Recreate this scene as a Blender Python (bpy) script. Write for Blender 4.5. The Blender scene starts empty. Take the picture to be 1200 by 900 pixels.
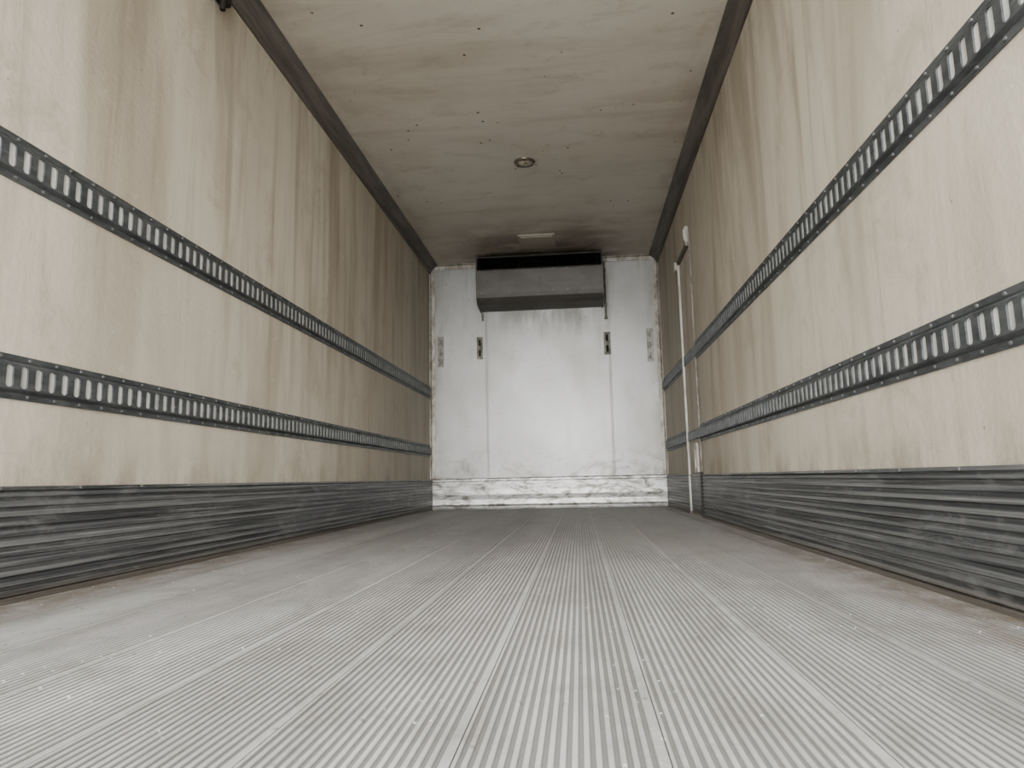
import bpy, bmesh, math, random
from mathutils import Matrix, Vector
random.seed(4)
W=2.46; HW=W/2; L=7.1527; H=2.642; Y0=-0.45
scene=bpy.context.scene
scene.view_settings.view_transform='AgX'
scene.view_settings.look='AgX - Medium High Contrast'
scene.view_settings.exposure=-0.02

# ---------------------------------------------------------------- materials
class M:
    def __init__(s,name):
        s.m=bpy.data.materials.new(name); s.m.use_nodes=True
        s.t=s.m.node_tree; s.n=s.t.nodes; s.b=s.n['Principled BSDF']
        s.co=s.n.new('ShaderNodeTexCoord').outputs['Object']
        s.sep=s.n.new('ShaderNodeSeparateXYZ'); s.lk(s.co,s.sep.inputs[0])
    def lk(s,a,b): s.t.links.new(a,b)
    def put(s,sock,v):
        if isinstance(v,bpy.types.NodeSocket): s.lk(v,sock)
        elif v is not None:
            if isinstance(v,tuple) and len(v)==3 and sock.type=='RGBA': v=(*v,1)
            sock.default_value=v
    def set(s,**k):
        nm={'col':'Base Color','rough':'Roughness','metal':'Metallic','spec':'Specular IOR Level','norm':'Normal'}
        for a,v in k.items(): s.put(s.b.inputs[nm[a]],v)
        return s
    def noise(s,scale=(1,1,1),sc=1,detail=4,rough=.55,dist=0,off=(0,0,0)):
        mp=s.n.new('ShaderNodeMapping'); mp.inputs['Scale'].default_value=scale; mp.inputs['Location'].default_value=off
        s.lk(s.co,mp.inputs[0]); t=s.n.new('ShaderNodeTexNoise'); s.lk(mp.outputs[0],t.inputs['Vector'])
        t.inputs['Scale'].default_value=sc; t.inputs['Detail'].default_value=detail
        t.inputs['Roughness'].default_value=rough; t.inputs['Distortion'].default_value=dist
        return t.outputs['Fac']
    def voro(s,scale=(1,1,1),sc=1):
        mp=s.n.new('ShaderNodeMapping'); mp.inputs['Scale'].default_value=scale
        s.lk(s.co,mp.inputs[0]); t=s.n.new('ShaderNodeTexVoronoi'); s.lk(mp.outputs[0],t.inputs['Vector'])
        t.inputs['Scale'].default_value=sc; return t.outputs['Distance']
    def rng(s,v,a,b,c=0,d=1,smooth=True):
        r=s.n.new('ShaderNodeMapRange'); r.interpolation_type='SMOOTHSTEP' if smooth else 'LINEAR'
        s.put(r.inputs[0],v)
        for i,x in enumerate((a,b,c,d)): r.inputs[i+1].default_value=x
        return r.outputs[0]
    def math(s,op,a,b=0.0):
        r=s.n.new('ShaderNodeMath'); r.operation=op; s.put(r.inputs[0],a); s.put(r.inputs[1],b); return r.outputs[0]
    def mul(s,*a):
        r=a[0]
        for x in a[1:]: r=s.math('MULTIPLY',r,x)
        return r
    def mix(s,f,a,b,mode='MIX'):
        r=s.n.new('ShaderNodeMix'); r.data_type='RGBA'; r.blend_type=mode
        s.put(r.inputs[0],f); s.put(r.inputs[6],a); s.put(r.inputs[7],b); return r.outputs[2]
    def bump(s,h,strength=.3,dist=.01):
        r=s.n.new('ShaderNodeBump'); r.inputs['Strength'].default_value=strength; r.inputs['Distance'].default_value=dist
        s.lk(h,r.inputs['Height']); s.lk(r.outputs[0],s.b.inputs['Normal']); return s
    @property
    def X(s): return s.sep.outputs[0]
    @property
    def Y(s): return s.sep.outputs[1]
    @property
    def Z(s): return s.sep.outputs[2]

def wall_mat(name,off):
    m=M(name)
    base=m.mix(m.rng(m.noise((1,1.2,.9),1,4,off=off),.35,.7),(.71,.66,.565),(.63,.58,.49))
    big=m.rng(m.noise((1,3.0,.42),1,4,.5,.7,off),.46,.66)
    mid=m.rng(m.noise((1,7.5,.6),1,5,.6,.8,off),.48,.72)
    fine=m.rng(m.noise((1,17,.6),1,4,.6,.5,off),.5,.76)
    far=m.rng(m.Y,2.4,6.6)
    top=m.rng(m.Z,.2,1.9,.45,1)
    c=m.mix(m.mul(big,top,.60),base,(.385,.33,.25))
    c=m.mix(m.mul(mid,top,.48),c,(.33,.28,.21))
    c=m.mix(m.mul(fine,m.math('ADD',m.mul(far,.42),.10),top),c,(.22,.18,.13))
    lines=m.rng(m.noise((1,42,.35),1,3,.6,.3,off),.60,.70)
    c=m.mix(m.mul(lines,far,m.rng(m.Z,.9,1.4,.3,1),.65),c,(.10,.08,.06))
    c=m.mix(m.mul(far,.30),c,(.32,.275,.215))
    scr=m.rng(m.noise((1,2.5,26),1,5,.7,1.2,off),.65,.73)
    c=m.mix(m.mul(scr,m.rng(m.Z,1.7,.4,.05,.4)),c,(.30,.26,.21))
    gr=m.mul(m.rng(m.Z,.50,.30),m.rng(m.noise((1,3,1.4),1.5,5,.7),.42,.7),.55)
    c=m.mix(gr,c,(.28,.24,.185))
    blot=m.rng(m.noise((1,1.9,1.5),2.1,7,.75,.5,off),.50,.72)
    c=m.mix(m.mul(blot,.42),c,(.41,.35,.27))
    rub=m.mul(m.rng(m.noise((1,5,9),1.4,6,.8,.6,off),.57,.68),.22)
    c=m.mix(rub,c,(.80,.77,.70))
    sp=m.rng(m.voro((1,1,1),9),.05,.02)
    c=m.mix(m.mul(sp,.5),c,(.18,.13,.09))
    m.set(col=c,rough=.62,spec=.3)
    m.bump(m.noise((1,1,1),55,3),.22,.006)
    return m.m
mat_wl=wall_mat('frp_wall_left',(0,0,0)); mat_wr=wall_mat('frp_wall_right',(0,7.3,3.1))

m=M('ceiling_panel')
c=m.mix(m.rng(m.noise((1,1,1),.9,3),.35,.7),(.78,.745,.68),(.70,.66,.59))
band=m.rng(m.noise((.5,3.2,1),1,5,.6,.5),.45,.72)
c=m.mix(m.mul(band,.45),c,(.46,.41,.335))
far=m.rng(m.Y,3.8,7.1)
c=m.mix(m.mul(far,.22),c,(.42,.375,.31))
soot=m.mul(m.rng(m.Y,5.5,6.9),m.rng(m.math('ABSOLUTE',m.X),1.15,.4),m.rng(m.noise((1.4,3,1),1.6,4,.6,.4),.30,.60))
c=m.mix(m.mul(soot,.7),c,(.13,.105,.08))
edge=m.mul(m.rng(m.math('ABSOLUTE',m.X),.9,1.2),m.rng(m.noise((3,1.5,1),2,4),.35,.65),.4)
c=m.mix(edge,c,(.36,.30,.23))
mot=m.mul(m.rng(m.noise((1.2,2.6,1),2.6,6,.75,.5),.50,.68),.28)
c=m.mix(mot,c,(.40,.34,.26))
spk=m.mul(m.rng(m.voro((1,1,1),13),.15,.07),m.rng(m.noise((1,1,1),2.3,2,off=(3,1,0)),.55,.60))
c=m.mix(m.mul(spk,.9),c,(.06,.045,.03))
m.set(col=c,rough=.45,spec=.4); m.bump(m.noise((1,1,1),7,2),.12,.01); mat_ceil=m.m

m=M('back_wall_panel')
c=m.mix(m.rng(m.noise((1,1,1),1.4,4),.35,.7),(.60,.605,.60),(.50,.503,.49))
run=m.mul(m.rng(m.noise((4,1,.7),1,5,.65,.7),.46,.72),m.rng(m.Z,.7,2.2,.15,.6))
c=m.mix(run,c,(.33,.32,.295))
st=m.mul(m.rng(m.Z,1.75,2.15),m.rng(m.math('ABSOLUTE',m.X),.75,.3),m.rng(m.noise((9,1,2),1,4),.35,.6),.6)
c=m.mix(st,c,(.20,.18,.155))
sc=m.mul(m.rng(m.noise((2,1,14),1,6,.78,1.5),.58,.70),.38)
c=m.mix(sc,c,(.30,.295,.28))
bot=m.mul(m.rng(m.Z,.75,.3),m.rng(m.noise((4,1,7),1.3,5,.7,.5),.45,.65),.65)
c=m.mix(bot,c,(.24,.225,.19))
ed=m.mul(m.rng(m.math('ABSOLUTE',m.X),1.05,1.23),m.rng(m.noise((6,1,3),1.5,4),.3,.7),.55)
c=m.mix(ed,c,(.30,.26,.2))
dr=m.mul(m.rng(m.voro((1,1,.6),11),.08,.03),.7)
c=m.mix(dr,c,(.22,.18,.14))
m.set(col=c,rough=.38,spec=.5,metal=.2); m.bump(m.noise((1,1,1),2.2,2),.2,.03); mat_back=m.m

m=M('aluminium_floor')
plank=m.noise((4.2,.05,1),1,1,off=(2,0,0))
c=m.mix(m.rng(plank,.35,.65),(.60,.60,.60),(.48,.48,.475))
c=m.mix(m.mul(m.rng(m.noise((6,.8,1),1,7,.72,.5),.42,.66),.5),c,(.30,.295,.285))
c=m.mix(m.mul(m.rng(m.noise((2,2,1),1.6,7,.78,.4),.46,.66),.42),c,(.28,.265,.24))
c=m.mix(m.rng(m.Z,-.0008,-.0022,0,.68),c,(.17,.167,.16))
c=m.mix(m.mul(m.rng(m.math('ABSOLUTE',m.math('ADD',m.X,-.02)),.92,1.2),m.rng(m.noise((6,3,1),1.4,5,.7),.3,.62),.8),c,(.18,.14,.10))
c=m.mix(m.mul(m.rng(m.Y,1.0,3.8),.60),c,(.195,.185,.17))  # light falloff from the rear opening put into the floor colour
chips=m.mul(m.rng(m.voro((1,1,1),26),.12,.05),.8)
c=m.mix(m.mul(chips,m.rng(m.noise((1,1,1),3,3),.45,.55)),c,(.9,.9,.9))
dots=m.mul(m.rng(m.voro((1.3,1,1),17),.11,.05),.5)
c=m.mix(dots,c,(.15,.135,.12))
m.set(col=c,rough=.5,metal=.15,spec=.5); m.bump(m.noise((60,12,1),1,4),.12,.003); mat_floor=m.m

m=M('scuff_band')
n1=m.noise((1,.45,70),1,5,.7,.1); n2=m.noise((1,.5,48),1,5,.7,.1,(0,3,1))
c=m.mix(m.rng(n1,.38,.62),(.095,.10,.105),(.23,.237,.24))
crest=m.rng(m.math('ABSOLUTE',m.X),HW-.0142,HW-.0172)
c=m.mix(m.mul(crest,m.rng(m.noise((1,.8,60),1,5,.75,.2,(0,5,5)),.38,.62),.6),c,(.37,.375,.37))
c=m.mix(m.mul(m.rng(n2,.56,.66),.5),c,(.42,.42,.415))
c=m.mix(m.mul(m.rng(m.noise((1,.6,34),1,4,.6,.1,(0,8,4)),.56,.63),.65),c,(.045,.047,.05))
c=m.mix(m.mul(m.rng(m.noise((1,1.0,150),1,5,.8,.3,(0,1,9)),.61,.68),.7),c,(.62,.615,.60))
blob=m.rng(m.noise((1,3.5,9),1,6,.78,.5,(0,2,6)),.52,.66)
c=m.mix(m.mul(blob,.55),c,(.33,.337,.34))
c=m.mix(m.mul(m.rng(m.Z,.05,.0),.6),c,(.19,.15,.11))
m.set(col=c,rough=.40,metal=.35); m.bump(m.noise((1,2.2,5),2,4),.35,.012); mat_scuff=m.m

m=M('galvanised_track')
n=m.noise((1,8,30),1,5,.7)
c=m.mix(m.rng(n,.35,.65),(.09,.099,.103),(.16,.17,.174))
c=m.mix(m.mul(m.rng(m.noise((1,4,60),1,5,.8,.5,(0,2,2)),.62,.7),.55),c,(.38,.38,.37))
m.set(col=c,rough=.45,metal=.3); mat_track=m.m
m=M('track_inner_plate')
c=m.mix(m.rng(m.noise((1,18,3),1,3),.35,.65),(.74,.735,.71),(.54,.535,.51))
m.set(col=c,rough=.5); mat_tin=m.m
m=M('rivet_steel'); m.set(col=(.3,.3,.3),rough=.4,metal=.5); mat_riv=m.m

m=M('cove_trim')
c=m.mix(m.rng(m.noise((2,1.2,20),1,5,.7,.3),.35,.68),(.125,.115,.103),(.225,.208,.187))
m.set(col=c,rough=.5,metal=.15); mat_cove=m.m
m=M('light_trim')
c=m.mix(m.rng(m.noise((8,3,5),1.5,5,.7,.3),.4,.66),(.56,.54,.50),(.30,.255,.2))
m.set(col=c,rough=.5,metal=.1); mat_ltrim=m.m
m=M('kick_plate')
c=m.mix(m.rng(m.noise((5,1,14),1.3,6,.75,.8),.41,.64),(.60,.60,.59),(.19,.178,.155))
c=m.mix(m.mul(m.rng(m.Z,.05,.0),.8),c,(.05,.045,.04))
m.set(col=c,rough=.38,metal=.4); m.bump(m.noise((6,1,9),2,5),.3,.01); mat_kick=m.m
m=M('unit_shell')
c=m.mix(m.rng(m.noise((2,2,5),2,5,.65,.4),.3,.75),(.15,.143,.132),(.115,.108,.097))
c=m.mix(m.mul(m.rng(m.noise((9,1,1.5),1.2,5,.7),.55,.75),.3),c,(.07,.06,.05))
m.set(col=c,rough=.42,metal=.2); mat_unit=m.m
m=M('unit_dark'); m.set(col=(.012,.011,.010),rough=.7); mat_dark=m.m
m=M('black_rubber'); m.set(col=(.025,.024,.022),rough=.6); mat_rub=m.m
m=M('bracket_steel')
c=m.mix(m.rng(m.noise((20,1,14),1,4),.4,.65),(.36,.35,.33),(.19,.175,.15))
m.set(col=c,rough=.4,metal=.4); mat_brk=m.m
m=M('bracket_dark'); m.set(col=m.mix(m.rng(m.noise((20,1,14),1,4),.4,.65),(.27,.26,.24),(.14,.13,.11)),rough=.5,metal=.3); mat_brkd=m.m
m=M('white_frame')
c=m.mix(m.rng(m.noise((8,8,3),1.5,4),.45,.7),(.60,.59,.56),(.36,.33,.27)); m.set(col=c,rough=.4); mat_white=m.m
m=M('lamp_lens'); m.set(col=m.mix(m.rng(m.noise((1,1,1),30,3),.4,.6),(.5,.45,.38),(.2,.17,.13)),rough=.25); mat_lens=m.m
m=M('chrome_rim'); m.set(col=(.22,.195,.16),rough=.3,metal=.5); mat_rim=m.m
m=M('reflection_plate'); m.set(col=(.50,.465,.40),rough=.35); mat_reflect=m.m  # pale colour that paints the ceiling reflection
m=M('concrete_yard')
m.set(col=m.mix(m.rng(m.noise((1,1,1),.7,6),.4,.65),(.72,.71,.69),(.62,.61,.59)),rough=.9); mat_conc=m.m

# ---------------------------------------------------------------- mesh helpers
def new_obj(name,bm,mats,parent=None,smooth=False):
    bmesh.ops.recalc_face_normals(bm,faces=bm.faces[:])
    me=bpy.data.meshes.new(name); bm.to_mesh(me); bm.free()
    for x in mats: me.materials.append(x)
    if smooth:
        for p in me.polygons: p.use_smooth=True
    o=bpy.data.objects.new(name,me); scene.collection.objects.link(o)
    if parent: o.parent=parent
    return o
def empty(name,loc=(0,0,0)):
    o=bpy.data.objects.new(name,None); o.empty_display_size=.1; scene.collection.objects.link(o); return o
def box(bm,x0,x1,y0,y1,z0,z1,mi=0,bev=0):
    r=bmesh.ops.create_cube(bm,size=1,matrix=Matrix.Translation(((x0+x1)/2,(y0+y1)/2,(z0+z1)/2))@Matrix.Diagonal((abs(x1-x0),abs(y1-y0),abs(z1-z0),1)))
    vs=r['verts']; fs={f for v in vs for f in v.link_faces}
    for f in fs: f.material_index=mi
    if bev:
        es={e for v in vs for e in v.link_edges}
        rr=bmesh.ops.bevel(bm,geom=list(es),offset=bev,segments=2,affect='EDGES',profile=.6)
        for f in rr['faces']: f.material_index=mi
def extrude(bm,prof,a,b,fn,mi=0,closed=True,caps=True):
    A=[bm.verts.new(fn(p,q,a)) for p,q in prof]; B=[bm.verts.new(fn(p,q,b)) for p,q in prof]
    n=len(prof); fs=[]
    for i in range(n if closed else n-1):
        j=(i+1)%n; f=bm.faces.new((A[i],A[j],B[j],B[i])); f.material_index=mi; fs.append(f)
    if closed and caps:
        for r in (A,B):
            f=bm.faces.new(r); f.material_index=mi
    return fs
def cyl(bm,c,r,d,axis='Z',seg=20,mi=0,r2=None):
    R={'Z':Matrix(),'X':Matrix.Rotation(math.pi/2,4,'Y'),'Y':Matrix.Rotation(math.pi/2,4,'X')}[axis]
    q=bmesh.ops.create_cone(bm,cap_ends=True,segments=seg,radius1=r,radius2=r if r2 is None else r2,depth=d,matrix=Matrix.Translation(c)@R)
    for f in {f for v in q['verts'] for f in v.link_faces}: f.material_index=mi

# ---------------------------------------------------------------- room shell
T=.06
bm=bmesh.new(); box(bm,-HW-T,-HW,Y0,L+T,-.08,H+T); new_obj('wall_left',bm,[mat_wl])
bm=bmesh.new(); box(bm,HW,HW+T,Y0,L+T,-.08,H+T); new_obj('wall_right',bm,[mat_wr])
bm=bmesh.new(); box(bm,-HW,HW,L,L+T,-.08,H+T); new_obj('wall_back',bm,[mat_back])
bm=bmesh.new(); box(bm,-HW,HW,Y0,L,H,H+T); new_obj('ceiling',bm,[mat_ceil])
# floor: extruded aluminium planks, real ribs
pw=.2375; seam0=-1.2455
ribs=17; sw=.012; pitch=(pw-sw)/ribs; d=.0032
pts=[(-HW,0)]
xs=seam0
while xs<HW:
    pts+=[(xs-sw/2+.001,-.0003),(xs-.001,-.0003),(xs-.0006,-.003),(xs+.0006,-.003),(xs+.001,-.0003),(xs+sw/2-.001,-.0003)]
    for i in range(ribs):
        a=xs+sw/2+i*pitch
        pts+=[(a,-d),(a+pitch*.32,-d),(a+pitch*.48,-.0005),(a+pitch*.60,0),(a+pitch*.80,0),(a+pitch*.90,-.0005)] if i<ribs-1 else [(a,-d),(a+pitch*.32,-d),(a+pitch*.5,-.0005)]
    xs+=pw
pts=[p for p in pts if -HW<=p[0]<=HW]
pts=sorted(pts,key=lambda p:p[0])
pts+=[(HW,0),(HW,-.08),(-HW,-.08)]
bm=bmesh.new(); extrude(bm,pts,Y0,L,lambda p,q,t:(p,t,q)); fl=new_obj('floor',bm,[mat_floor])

# scuff bands (corrugated) both sides
S=.3127
def scuff(name,s):
    prof=[(0,0),(.020,0),(.020,.012)]
    z=.016
    while z<S-.03:
        prof+=[(.012,z),(.018,z+.004),(.018,z+.014),(.012,z+.018)]; z+=.0265
    prof+=[(.013,S-.012),(.019,S-.010),(.019,S),(0,S)]
    bm=bmesh.new()
    segs=[(Y0,5.10),(5.72,L-.02)] if s>0 else [(Y0,L-.02)]
    for a,b in segs: extrude(bm,prof,a,b,lambda p,q,t:(s*(HW-p),t,q))
    y=.2
    while y<L-.1:
        if not(s>0 and 5.0<y<5.75):
            cyl(bm,(s*(HW-.0195),y,S-.006),.0045,.004,'X',8,1)
        y+=.3
    return new_obj(name,bm,[mat_scuff,mat_riv])
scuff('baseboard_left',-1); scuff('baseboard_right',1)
# back kick plate
bm=bmesh.new()
prof=[(0,0),(.03,0),(.03,.03),(.018,.05),(.014,.10),(.020,.15),(.014,.20),(.016,.285),(.030,.292),(.030,.312),(.0,.322)]
extrude(bm,prof,-HW+.02,HW-.02,lambda p,q,t:(t,L-p,q))
for i in range(17): cyl(bm,(-1.12+i*.14,L-.031,.302),.006,.005,'Y',8,1)
new_obj('baseboard_back',bm,[mat_kick,mat_riv])
# cove trims
def cove(name,s,a,b):
    prof=[(0,-.095),(.008,-.095),(.011,-.088),(.016,-.080),(.020,-.062),(.034,-.046),(.048,-.034),(.064,-.020),(.072,-.014),(.080,-.011),(.088,-.007),(.088,0),(0,0)]
    bm=bmesh.new(); extrude(bm,prof,a,b,lambda p,q,t:(s*(HW-p),t,H+q)); return new_obj(name,bm,[mat_cove])
cove('trim_1',-1,Y0,L-.03); cove('trim_2',1,Y0,L-.03)
# back corner posts + header trim
for i,s in enumerate((-1,1)):
    bm=bmesh.new()
    extrude(bm,[(0,0),(.05,0),(.05,.008),(.02,.012),(.012,.02),(.008,.05),(0,.05)],.322,H-.1,lambda p,q,t:(s*(HW-p),L-q,t))
    new_obj('trim_%d'%(3+i),bm,[mat_ltrim])
bm=bmesh.new()
extrude(bm,[(0,0),(.05,0),(.05,-.006),(.018,-.012),(.010,-.05),(0,-.05)],-HW+.05,HW-.05,lambda p,q,t:(t,L-p,H+q))
for i in range(30): cyl(bm,(-1.1+i*.076,L-.012,H-.032),.006,.006,'Y',8,0)
new_obj('trim_5',bm,[mat_ltrim])
# vertical panel joints on the back wall
bm=bmesh.new()
for xj in (-.62,.69):
    extrude(bm,[(xj-.012,0),(xj-.008,.0015),(xj-.002,.0015),(xj,.0005),(xj+.002,.0015),(xj+.008,.0015),(xj+.012,0)],.325,2.56,lambda p,q,t:(p,L-q,t))
new_obj('trim_6',bm,[mat_back])

# ---------------------------------------------------------------- slotted plate cell
def slot_cell(bm,fn,u0,u1,v0,v1,hw,hh,r,n,nb,mi=0,mib=1,mis=None):
    uc,vc=(u0+u1)/2,(v0+v1)/2
    if mis is None: mis=mi
    out=[bm.verts.new(fn(*p,n)) for p in ((u0,v0),(u1,v0),(u1,v1),(u0,v1))]
    ring=[]
    for (sx,sy,a0) in ((-1,-1,180),(1,-1,270),(1,1,0),(-1,1,90)):
        for k in range(4):
            a=math.radians(a0+30*k)
            ring.append((uc+sx*(hw-r)+r*math.cos(a),vc+sy*(hh-r)+r*math.sin(a)))
    R=[bm.verts.new(fn(*p,n)) for p in ring]; Rb=[bm.verts.new(fn(*p,nb)) for p in ring]
    N=len(R)
    for c in range(4):
        for k in range(3): bm.faces.new((out[c],R[c*4+k],R[c*4+k+1])).material_index=mi
        d=(c+1)%4
        bm.faces.new((out[c],R[c*4+3],R[d*4],out[d])).material_index=mi
    for i in range(N):
        j=(i+1)%N; bm.faces.new((R[i],R[j],Rb[j],Rb[i])).material_index=mis
    bm.faces.new(Rb).material_index=mib

def track(name,s,z0,z1):
    bm=bmesh.new(); P=.0508; hgt=z1-z0; fl=hgt*.155
    fn=lambda u,v,n:(s*(HW-n),u,v)
    n=.014
    a=Y0; b=L-.03; N=int((b-a)/P); a2=a+N*P
    lo=[(.0,z0),(.0045,z0),(.0045,z0+fl-.004),(.0025,z0+fl),(n,z0+fl+.008)]
    hi=[(p,z0+z1-q) for p,q in lo]
    for pr in (lo,hi): extrude(bm,pr,a,a2,lambda p,q,t:(s*(HW-p),t,q),closed=False)
    for i in range(N):
        slot_cell(bm,fn,a+i*P,a+(i+1)*P,z0+fl+.008,z1-fl-.008,.0125,hgt*.25,.009,n,.0095,0,1,0)
    y=a+.1
    while y<a2:
        for z in (z0+fl*.5,z1-fl*.5): cyl(bm,(s*(HW-.006),y,z),.0045,.004,'X',8,2)
        y+=.1016
    bmesh.ops.remove_doubles(bm,verts=bm.verts[:],dist=.00005)
    return new_obj(name,bm,[mat_track,mat_tin,mat_riv])
r1=(.5526,.6761); r2=(1.1650,1.2990)
track('cargo_tie_down_track',-1,*r1); track('cargo_tie_down_track.001',-1,*r2)
track('cargo_tie_down_track.002',1,*r1); track('cargo_tie_down_track.003',1,*r2)

# ---------------------------------------------------------------- evaporator unit
U=empty('refrigeration_evaporator_unit')
xl,xr=-.675,.640
shell=[(.0,2.610),(.305,2.618),(.312,2.600),(.300,2.597),(.10,2.585),(.10,2.485),(.300,2.480),(.325,2.470),(.330,2.455),(.318,2.215),(.305,2.175),(.275,2.140),(.22,2.120),(.06,2.10),(.0,2.10)]
bm=bmesh.new(); fs=extrude(bm,shell,xl+.012,xr-.012,lambda p,q,t:(t,L-p,q))
for i in (3,4,5): fs[i].material_index=1
new_obj('casing',bm,[mat_unit,mat_dark],U)
cap=[(.0,2.620),(.315,2.628),(.338,2.47),(.338,2.44),(.326,2.205),(.312,2.165),(.28,2.130),(.22,2.108),(.0,2.09)]
for nm,a,b in (('end_cap_1',xl,xl+.016),('end_cap_2',xr-.016,xr)):
    bm=bmesh.new(); extrude(bm,cap,a,b,lambda p,q,t:(t,L-p,q)); new_obj(nm,bm,[mat_unit],U)
bm=bmesh.new()
for i in range(4):
    z=2.505+i*.024
    extrude(bm,[(.195,z),(.265,z-.006),(.266,z-.003),(.196,z+.003)],xl+.02,xr-.02,lambda p,q,t:(t,L-p,q))
for i in range(7): box(bm,xl+.03+i*.205,xl+.036+i*.205,L-.27,L-.2,2.486,2.594)
new_obj('outlet_louvres',bm,[mat_dark],U)
bm=bmesh.new()
for i in range(9):
    for z,dd in ((2.455,.332),(2.225,.3205)): cyl(bm,(xl+.05+i*.15,L-dd,z),.006,.006,'Y',8)
new_obj('fasteners',bm,[mat_brkd],U)
bm=bmesh.new()
for xx in (-.5,-.02,.48):
    box(bm,xx-.02,xx+.02,L-.28,L-.06,2.606,H,0)
new_obj('ceiling_mounts',bm,[mat_dark],U)

# drain hose down the back wall
bm=bmesh.new(); cyl(bm,(.665,L-.018,2.28),.010,.62,'Z',12)
for z in (2.5,2.12,1.98): box(bm,.650,.682,L-.032,L,z-.016,z+.016,0,.004)
new_obj('drain_hose',bm,[mat_brkd])
bm=bmesh.new()
box(bm,-.668,-.640,L-.018,L,2.045,2.085,0,.004); box(bm,-.662,-.646,L-.024,L,2.0,2.05,0,.003)
new_obj('wall_clip',bm,[mat_brkd])

# back wall anchor brackets
def bracket(name,xc,z0,z1,w,n,mm):
    bm=bmesh.new(); fn=lambda u,v,k:(u,L-k,v)
    step=(z1-z0)/n
    for i in range(n):
        slot_cell(bm,fn,xc-w/2,xc+w/2,z0+i*step,z0+(i+1)*step,w*.22,step*.32,w*.2,.013,.002)
    for a,b,c,dd in ((xc-w/2-.006,xc-w/2,z0,z1),(xc+w/2,xc+w/2+.006,z0,z1),(xc-w/2-.006,xc+w/2+.006,z0-.006,z0),(xc-w/2-.006,xc+w/2+.006,z1,z1+.006)):
        box(bm,a,b,L-.0135,L,c,dd)
    for z in (z0+.012,z1-.012): cyl(bm,(xc,L-.015,z),.007,.006,'Y',8)
    return new_obj(name,bm,[mm,mat_brkd if mm is mat_brk else mat_dark])
bracket('cargo_anchor_bracket',-1.118,1.52,1.84,.05,3,mat_brk)
bracket('cargo_anchor_bracket.001',-.690,1.59,1.82,.05,2,mat_brkd)
bracket('cargo_anchor_bracket.002',.668,1.59,1.82,.06,2,mat_brkd)
bracket('cargo_anchor_bracket.003',1.114,1.50,1.84,.055,3,mat_brk)

# ---------------------------------------------------------------- ceiling lamp and reflection plate
def lathe(bm,prof,c,seg=32,mi=0):
    rings=[[bm.verts.new((c[0]+r*math.cos(2*math.pi*i/seg),c[1]+r*math.sin(2*math.pi*i/seg),c[2]+z)) for i in range(seg)] for r,z in prof]
    for A,B in zip(rings,rings[1:]):
        for i in range(seg):
            j=(i+1)%seg; bm.faces.new((A[i],A[j],B[j],B[i])).material_index=mi
    bm.faces.new(rings[-1]).material_index=mi
D=empty('ceiling_dome_light')
bm=bmesh.new(); lathe(bm,[(.078,0),(.078,-.006),(.070,-.014),(.058,-.016),(.052,-.010)],(0,4.80,H)); new_obj('rim',bm,[mat_rim],D,True)
bm=bmesh.new(); lathe(bm,[(.055,-.008),(.048,-.017),(.034,-.023),(.018,-.026),(.004,-.027)],(0,4.80,H)); new_obj('lens',bm,[mat_lens],D,True)
bm=bmesh.new()
for k in range(3):
    a=k*2.1+.5; cyl(bm,(.063*math.cos(a),4.80+.063*math.sin(a),H-.016),.006,.004,'Z',8)
new_obj('screws',bm,[mat_dark],D)
R=empty('ceiling_reflection_plate')  # added pale plate standing in for a light reflection on the ceiling
bm=bmesh.new(); box(bm,-.19,.17,6.32,6.66,H-.014,H,0,.005); new_obj('plate_base',bm,[mat_reflect],R)
bm=bmesh.new(); box(bm,-.16,.14,6.35,6.63,H-.020,H-.012,0,.004); new_obj('plate_face',bm,[mat_reflect],R)

# ---------------------------------------------------------------- side door in right wall
Dr=empty('door_1')
ya,yb,zt=5.16,5.68,2.06
bm=bmesh.new()
box(bm,HW-.008,HW,ya+.02,yb-.02,.02,zt-.02,0,.002); new_obj('leaf',bm,[mat_wr],Dr)
bm=bmesh.new(); box(bm,HW-.024,HW,yb-.018,yb+.018,.02,zt,0,.004); new_obj('frame_far',bm,[mat_white],Dr)
bm=bmesh.new(); box(bm,HW-.010,HW,ya-.006,ya+.004,.02,zt+.08,0,.002); new_obj('frame_near',bm,[mat_brkd],Dr)
bm=bmesh.new(); box(bm,HW-.030,HW,ya+.02,yb+.018,zt,zt+.030,0,.004); new_obj('frame_head',bm,[mat_brkd],Dr)
bm=bmesh.new(); box(bm,HW-.030,HW,ya+.02,ya+.06,zt+.03,zt+.16,0,.006); box(bm,HW-.040,HW-.025,ya+.03,ya+.05,zt+.05,zt+.14,0,.004); new_obj('top_latch',bm,[mat_white],Dr)
bm=bmesh.new(); box(bm,HW-.05,HW-.022,yb-.03,yb+.03,zt-.05,zt+.02,0,.006); new_obj('corner_latch',bm,[mat_white],Dr)
bm=bmesh.new(); slot_cell(bm,lambda u,v,n:(HW-n,u,v),5.25,5.37,.33,.545,.034,.075,.02,.022,.009)
for a,b,c,dd in ((5.245,5.25,.325,.55),(5.37,5.375,.325,.55),(5.245,5.375,.325,.33),(5.245,5.375,.545,.55)): box(bm,HW-.0225,HW,a,b,c,dd)
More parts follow.
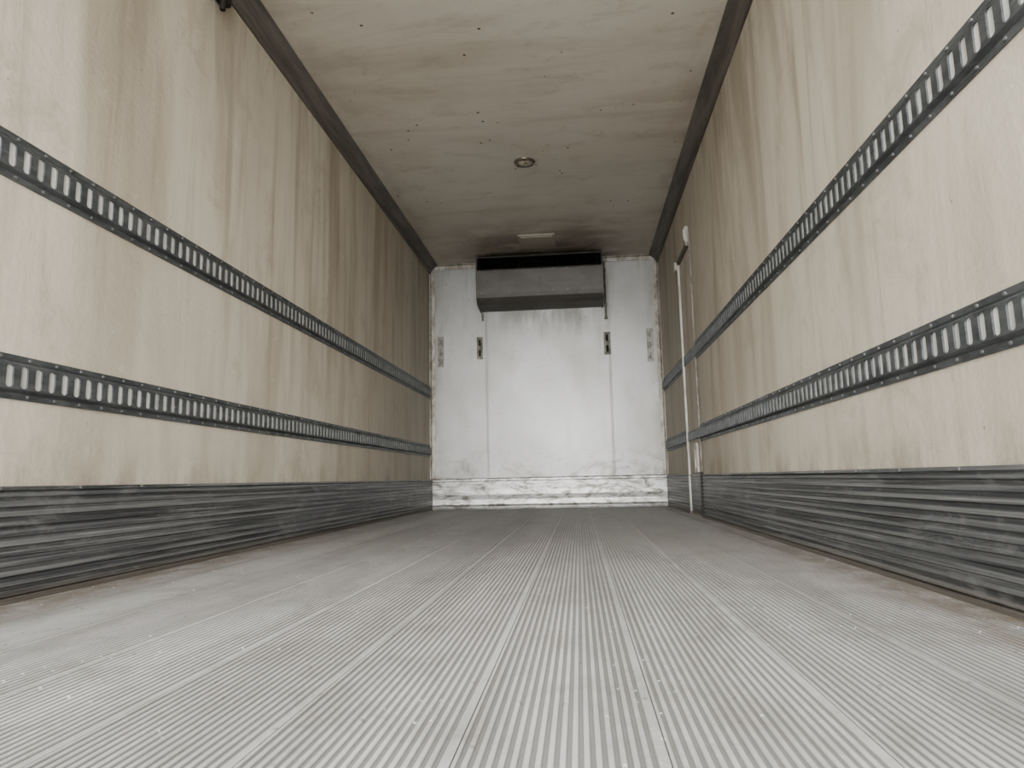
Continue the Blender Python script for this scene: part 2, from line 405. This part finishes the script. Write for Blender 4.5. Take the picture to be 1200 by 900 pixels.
box(bm,HW-.026,HW-.010,5.30,5.32,.36,.50,0,.004)
new_obj('handle_plate',bm,[mat_white,mat_dark],Dr)
bm=bmesh.new(); box(bm,HW-.012,HW,ya+.01,yb-.02,.02,.31,0,.003); box(bm,HW-.018,HW,ya+.01,yb-.02,.298,.312,0,.003); new_obj('door_kick',bm,[mat_scuff],Dr)
bm=bmesh.new(); box(bm,HW-.022,HW,ya-.035,ya-.012,.0,.33,0,.004); new_obj('rubber_seal',bm,[mat_rub],Dr)

# small hook at left cove
bm=bmesh.new(); box(bm,-HW+.005,-HW+.05,2.60,2.72,2.46,2.54,0,.01); cyl(bm,(-HW+.04,2.66,2.45),.012,.08,'Z',12)
new_obj('cable_clip',bm,[mat_rub])

# outside yard below truck bed
bm=bmesh.new(); box(bm,-30,30,-40,Y0-.3,-1.3,-1.2); new_obj('ground',bm,[mat_conc])

# ---------------------------------------------------------------- light
w=bpy.data.worlds.new('overcast'); scene.world=w; w.use_nodes=True
nt=w.node_tree; bg=nt.nodes['Background']
bg.inputs[0].default_value=(.965,.985,1,1); bg.inputs[1].default_value=3.3
sd=bpy.data.lights.new('hazy_sun','SUN'); sd.energy=9.5; sd.angle=math.radians(60); sd.color=(1,.99,.97)
so=bpy.data.objects.new('hazy_sun',sd); scene.collection.objects.link(so)
so.rotation_euler=Vector((0,1,-.22)).to_track_quat('-Z','Y').to_euler()

# ---------------------------------------------------------------- camera
yaw,pitch,roll=.0949,.1384,.0207
R3=Matrix.Rotation(yaw,3,'Z')@Matrix.Rotation(pitch,3,'X')@Matrix.Rotation(roll,3,'Y')
r,f,u=R3.col[0],R3.col[1],R3.col[2]
cm=Matrix(((r.x,u.x,-f.x,.3292),(r.y,u.y,-f.y,0),(r.z,u.z,-f.z,.3045),(0,0,0,1)))
cd=bpy.data.cameras.new('camera'); cd.sensor_width=36; cd.lens=24.0; cd.clip_start=.02
co=bpy.data.objects.new('camera',cd); scene.collection.objects.link(co); co.matrix_world=cm
scene.camera=co
